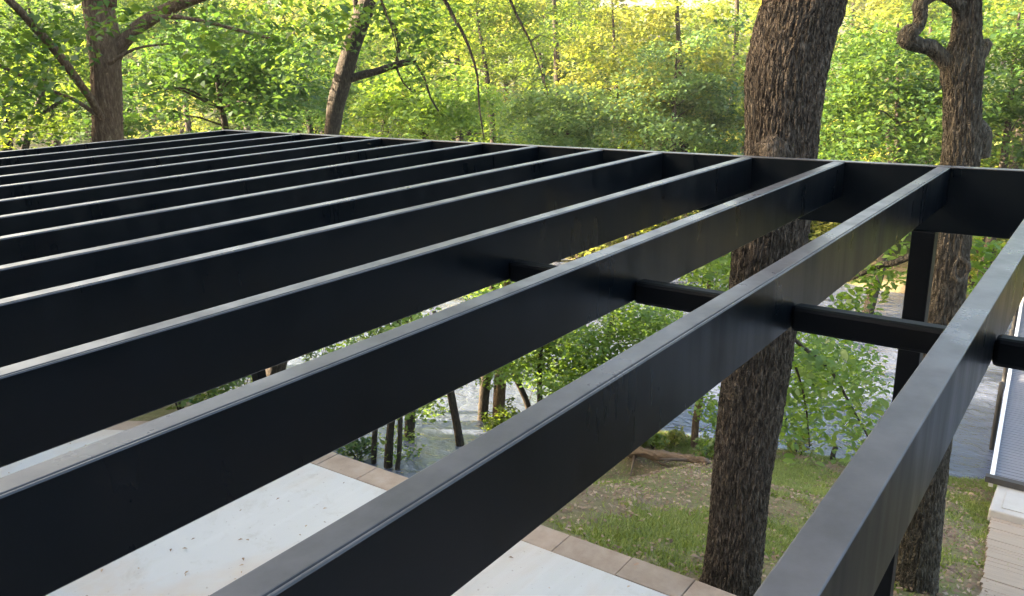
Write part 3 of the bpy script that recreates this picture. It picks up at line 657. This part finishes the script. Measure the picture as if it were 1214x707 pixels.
for k_ in range(34):
    az = rad(rng.uniform(46, 80)); dd = rng.uniform(48, 100); xx, yy = dd * math.cos(az), dd * math.sin(az); g = float(ground(xx, yy)); R = rng.uniform(3, 4.6)
    if g > -2: add_wood(np.array([xx, yy, g + rng.uniform(4, 10)]), g, (R, R, R), 3000, 0.30, ['leaf_spring', 'leaf_yellow'][k_ % 2])
mats = ['bark_dark', 'leaf_spring', 'leaf_yellow', 'leaf_deep']; Vv, Ff, Mi, n0 = [], [], [], 0
for k, v, f in wood:
    Vv.append(v); Ff.append(f + n0); n0 += len(v); Mi.append(np.full(len(f), mats.index(k) if k in mats else 0, dtype=np.int32))
wo = mesh_obj('woodland', np.vstack(Vv), np.vstack(Ff), mats)
Mi = np.concatenate(Mi)
if len(wo.data.polygons) == len(Mi): wo.data.polygons.foreach_set('material_index', Mi)
tag(wo, 'sunlit spring woodland rising behind the far bank', 'woodland', kind='stuff')

# ------------------------------------------------------------------ lawn: grass tufts and leaf litter
n = 800000
x = rng.uniform(4.56, 13.4, n); y = rng.uniform(0.0, 10.5, n); k = (x < shore(y) + 0.05)
x, y = x[k], y[k]
def fbm(x, y, s, o): return np.array([mnoise.fractal(Vector((a * s + o, b * s, 0.3)), 1.0, 2.0, 4) for a, b in zip(x, y)])
den = fbm(x, y, 0.75, 3.0); keep = rng.random(len(x)) < np.clip(0.22 + 1.7 * den - 0.5 * np.exp(-((x - 8.2) ** 2 / 2.2 + (y - 4.4) ** 2 / 1.6)) + 0.45 * (x > shore(y) - 0.9), 0.03, 1.0)
x, y = x[keep], y[keep]; z = ground(x, y); n = len(x)
hgt = rng.uniform(0.015, 0.05, n); ang = rng.uniform(0, 2 * math.pi, n); wd = rng.uniform(0.005, 0.011, n); ln = rng.normal(0, 0.03, (n, 2))
b = np.stack([x, y, z - 0.01], -1); sx = np.stack([np.cos(ang) * wd, np.sin(ang) * wd, np.zeros(n)], -1)
tp = b + np.stack([ln[:, 0], ln[:, 1], hgt + 0.01], -1)
V = np.stack([b - sx, b + sx, tp], 1).reshape(-1, 3)
tag(mesh_obj('grass', V, np.arange(3 * n).reshape(n, 3), 'leaf_grass'), 'patchy green grass on the lawn sloping to the lake', 'grass', kind='stuff')
n = 26000
x = rng.uniform(4.56, 13.3, n); y = rng.uniform(0.0, 10.5, n); k = x < shore(y) - 0.05; x, y = x[k], y[k]
den = fbm(x, y, 0.75, 3.0); keep = rng.random(len(x)) < np.clip(0.62 - 1.3 * den + 0.6 * np.exp(-((x - 8.2) ** 2 / 2.2 + (y - 4.4) ** 2 / 1.6)), 0.10, 1.0); x, y = x[keep], y[keep]
pz = np.stack([x, y, ground(x, y) + 0.02 + 0.015 * rng.random(len(x))], -1)
v, f = leafset(pz, 0.038, 0.75, 0.6, 0.4); tag(mesh_obj('leaf_litter', v, f, 'leaf_litter'), 'dry brown leaves scattered over the lawn', 'leaf litter', kind='stuff')
n = 420
x = rng.uniform(1.0, 4.2, n); y = rng.uniform(0.6, 8, n); pz = np.stack([x, y, np.full(n, 0.012)], -1)
v, f = leafset(pz, 0.022, 0.93, 0.5, 0.6); tag(mesh_obj('debris', v, f, 'leaf_litter'), 'tiny dry leaf scraps lying on the patio slab', 'debris', kind='stuff')

# ------------------------------------------------------------------ fallen log, stub, post
a = hit(745, 540); b = hit(838, 551); a[2] += 0.05; b[2] += 0.04
mid = (a + b) / 2 + np.array([0, 0, 0.05])
root = empty('fallen_log', a); tag(root, 'weathered fallen log lying along the lawn edge', 'log')
v, f = tube([P4(a, 0.06), P4(a * .75 + mid * .25 + (0, 0, .02), 0.085), P4(a * .4 + mid * .6, 0.06), P4(mid - (0, 0, .03), 0.07), P4(mid * .5 + b * .5, 0.04), P4(b, 0.05)], 0.04, 22, 0.6, 4, ridges=0.03); mesh_obj('trunk', v, f, 'driftwood', root, True)
for s_ in (0.1, 0.2, 0.3, 0.42, 0.55, 0.63, 0.72, 0.8, 0.9):
    c = a * (1 - s_) + b * s_; v, f = tube([P4(c, 0.03), P4(c + (rng.normal(-.1, .2), rng.normal(0, .4), rng.uniform(-0.02, 0.06)), 0.012)], 0.06, 7, 0.2, s_); mesh_obj('branch', v, f, 'driftwood', root, True)
c = hit(987, 547); root = empty('stump', c); tag(root, 'small dark upright stub at the waterline', 'stump')
v, f = tube([P4(c - (0, 0, .1), 0.05), P4(c + (0, 0, .12), 0.04), P4(c + (0.02, -0.02, .28), 0.03)], 0.04, 8, 0.2, 1); mesh_obj('trunk', v, f, 'bark_dark', root, True)
v, f = tube([P4(c + (0, 0, .2), 0.02), P4(c + RT * 0.07 + (0, 0, .24), 0.012)], 0.03, 6); mesh_obj('branch', v, f, 'bark_dark', root, True)
pc = atz(182, 490, 0.0); root = empty('timber_post', (pc[0] + 0.1, pc[1] + 0.1, 0)); tag(root, 'short brown timber post at the left end of the patio', 'post')
MB().box((pc[0] + 0.05, pc[1] + 0.05, 0.006), (pc[0] + 0.17, pc[1] + 0.17, 0.55)).build('shaft', 'timber_brown', root, bevel=0.006)
MB().box((pc[0] + 0.035, pc[1] + 0.035, 0.552), (pc[0] + 0.185, pc[1] + 0.185, 0.58)).build('cap', 'timber_brown', root, bevel=0.006)

# ------------------------------------------------------------------ boardwalk, abutment, dock
root = empty('boardwalk', (8.0, 0.1, float(ground(8.0, 0.1)))); tag(root, 'weathered brown board walk running down the lawn to the dock', 'boardwalk')
xw = 4.62; i = 0
e0, e1 = np.array([6.99, 0.46]), np.array([10.30, 0.69])
def wl(x): return 0.46 + (x - 6.99) * (0.23 / 3.31)
while xw < 10.30:
    z = float(ground(xw + 0.07, 0.0)) + 0.07; z2 = float(ground(xw + 0.21, 0.0)) + 0.07
    m = MB(); y0, y1 = wl(xw) + random.uniform(-.012, .012) - 1.05, wl(xw) + random.uniform(-.012, .012)
    dz = random.uniform(-.004, .004)
    m.v = [(xw, y0, z + dz), (xw + 0.137, y0, z2 + dz), (xw + 0.137, y1, z2 + dz), (xw, y1, z + dz)]; m.v += [(p, q, r_ - 0.035) for p, q, r_ in m.v]
    m.f = [(0, 1, 2, 3), (7, 6, 5, 4), (0, 4, 5, 1), (1, 5, 6, 2), (2, 6, 7, 3), (3, 7, 4, 0)]
    m.build('plank', 'board', root, bevel=0.004); xw += 0.14
ax = 10.36; az_ = -1.93
ab = empty('dock_abutment', (ax + 0.4, 0.2, -3.0)); tag(ab, 'pale concrete block at the landward end of the dock', 'concrete block')
MB().box((ax, -0.55, -3.4), (ax + 0.95, 0.72, az_)).build('block', 'pale_concrete', ab, bevel=0.02)
MB().box((ax + 0.1, -0.45, az_ + 0.002), (ax + 0.6, 0.60, az_ + 0.012)).build('cap_plate', 'pale_concrete', ab, bevel=0.003)
dk = empty('dock_gangway', (11.3, 0.0, -3.0)); tag(dk, 'ribbed grey dock gangway with white edge rail over the water', 'dock')
x0, x1, zd = ax + 0.78, 20.5, az_ + 0.03
def dl(x): return 0.79 + (x - 11.15) * 0.0675
def sloped(name, xa, xb, ya, yb, za, zb, mat, par, slope=True):
    m = MB(); m.v = [(xa, dl(xa) + ya, za), (xb, dl(xb) + ya, za), (xb, dl(xb) + yb, za), (xa, dl(xa) + yb, za), (xa, dl(xa) + ya, zb), (xb, dl(xb) + ya, zb), (xb, dl(xb) + yb, zb), (xa, dl(xa) + yb, zb)]
    m.f = [(0, 3, 2, 1), (4, 5, 6, 7), (0, 1, 5, 4), (1, 2, 6, 5), (2, 3, 7, 6), (3, 0, 4, 7)]
    return m.build(name, mat, par)
sloped('deck', x0, x1, -1.25, -0.02, zd - 0.06, zd, 'dock_deck', dk)
mm = MB(); xx = x0 + 0.05
while xx < x1 - 0.05: mm.box((xx, dl(xx) - 1.24, zd), (xx + 0.045, dl(xx) - 0.03, zd + 0.006)); xx += 0.09
tag(mm.build('deck_rib', 'dock_deck', dk), kind='stuff')
sloped('edge_rail', x0, x1, -0.018, 0.035, zd - 0.12, zd + 0.045, 'dock_white', dk)
sloped('edge_rail', x0, x1, -1.305, -1.252, zd - 0.12, zd + 0.045, 'dock_white', dk)
sloped('end_bar', x0 - 0.1, x0 - 0.005, -1.35, 0.08, zd - 0.02, zd + 0.06, 'dock_dark', dk)
for xx in (14.5, 17.5, 20.3):
    for yy in (0.09, -1.36): v, f = tube([(xx, dl(xx) + yy, -4.8, 0.04), (xx, dl(xx) + yy, zd + 0.1, 0.04)], 0.5, 10); mesh_obj('pile', v, f, 'dock_dark', dk, True)
bn = empty('dock_bench', (20.0, 0.9, zd)); tag(bn, 'white framed bench at the far end of the dock', 'bench')
bx0, by0, bz0 = 19.6, dl(19.6) - 0.75, zd + 0.016
for k in range(4): MB().box((bx0 + 0.11 * k, by0, bz0 + 0.42), (bx0 + 0.11 * k + 0.09, by0 + 0.6, bz0 + 0.45)).build('slat', 'dock_white', bn)
for k in range(3): MB().box((bx0 + 0.46, by0, bz0 + 0.55 + 0.13 * k), (bx0 + 0.49, by0 + 0.6, bz0 + 0.64 + 0.13 * k)).build('back_slat', 'dock_white', bn)
for dx in (0.0, 0.42):
    for dy in (0.02, 0.54): MB().box((bx0 + dx, by0 + dy, bz0), (bx0 + dx + 0.04, by0 + dy + 0.04, bz0 + (0.42 if dx == 0 else 0.92))).build('leg', 'dock_white', bn)

# ------------------------------------------------------------------ unseen house behind the camera, added to shade the foreground
hs = empty('house', (-3.6, 3, -0.1)); tag(hs, 'unseen dark grey two storey lake house added behind the patio for shade', 'house')
MB().box((-13.0, -10, -0.4), (-3.6, 11.2, 6.2)).build('wall', 'siding', hs)
m = MB(); m.v = [(-13.6, -10.5, 6.1), (-3.0, -10.5, 6.1), (-8.3, -10.5, 9.6), (-13.6, 11.35, 6.1), (-3.0, 11.35, 6.1), (-8.3, 11.35, 9.6)]
m.f = [(0, 1, 2), (3, 5, 4), (1, 4, 5, 2), (0, 2, 5, 3), (0, 3, 4, 1)]; m.build('roof', 'roof_shingle', hs)
for z0 in (0.9, 3.7):
    for y0 in (-7, -3, 1, 5, 9):
        wn = MB().box((-3.598, y0, z0), (-3.55, y0 + 1.6, z0 + 1.5)).build('window', 'dock_white', hs)
        MB().box((-3.549, y0 + 0.08, z0 + 0.08), (-3.54, y0 + 1.52, z0 + 1.42)).build('pane', 'window_glass', wn)

gr = empty('shade_garage', (-4, 15, -0.1)); tag(gr, 'unseen dark grey gabled garage added left of the patio for shade', 'garage')  # unseen building, added to keep the sun off pergola and lawn
MB().box((-11.0, 12.0, -0.4), (3.0, 20, 5.6)).build('wall', 'siding', gr)
m = MB(); m.v = [(-11.4, 11.4, 5.5), (3.4, 11.4, 5.5), (3.4, 20.6, 5.5), (-11.4, 20.6, 5.5), (-11.4, 16, 9.0), (3.4, 16, 9.0)]
m.f = [(0, 1, 5, 4), (3, 4, 5, 2), (0, 4, 3), (1, 2, 5), (0, 3, 2, 1)]; m.build('roof', 'roof_shingle', gr)
MB().box((-2.2, 11.94, 0.0), (0.4, 11.998, 2.4)).build('door', 'dock_white', gr)


# ------------------------------------------------------------------ thin haze over the lake
hz = MB().box((-160, -220, -6.5), (345, 310, 34.0))
hm = bpy.data.materials.new('haze_air'); hm.use_nodes = True; ht = hm.node_tree; ht.nodes.clear()
ho = ht.nodes.new('ShaderNodeOutputMaterial'); hv = ht.nodes.new('ShaderNodeVolumePrincipled')
hv.inputs['Color'].default_value = (0.95, 0.95, 0.88, 1); hv.inputs['Density'].default_value = 0.0006; hv.inputs['Anisotropy'].default_value = 0.3
ht.links.new(hv.outputs[0], ho.inputs['Volume']); MATS['haze_air'] = hm
tag(hz.build('haze', 'haze_air'), 'thin pale evening haze over the lake and woods', kind='stuff')
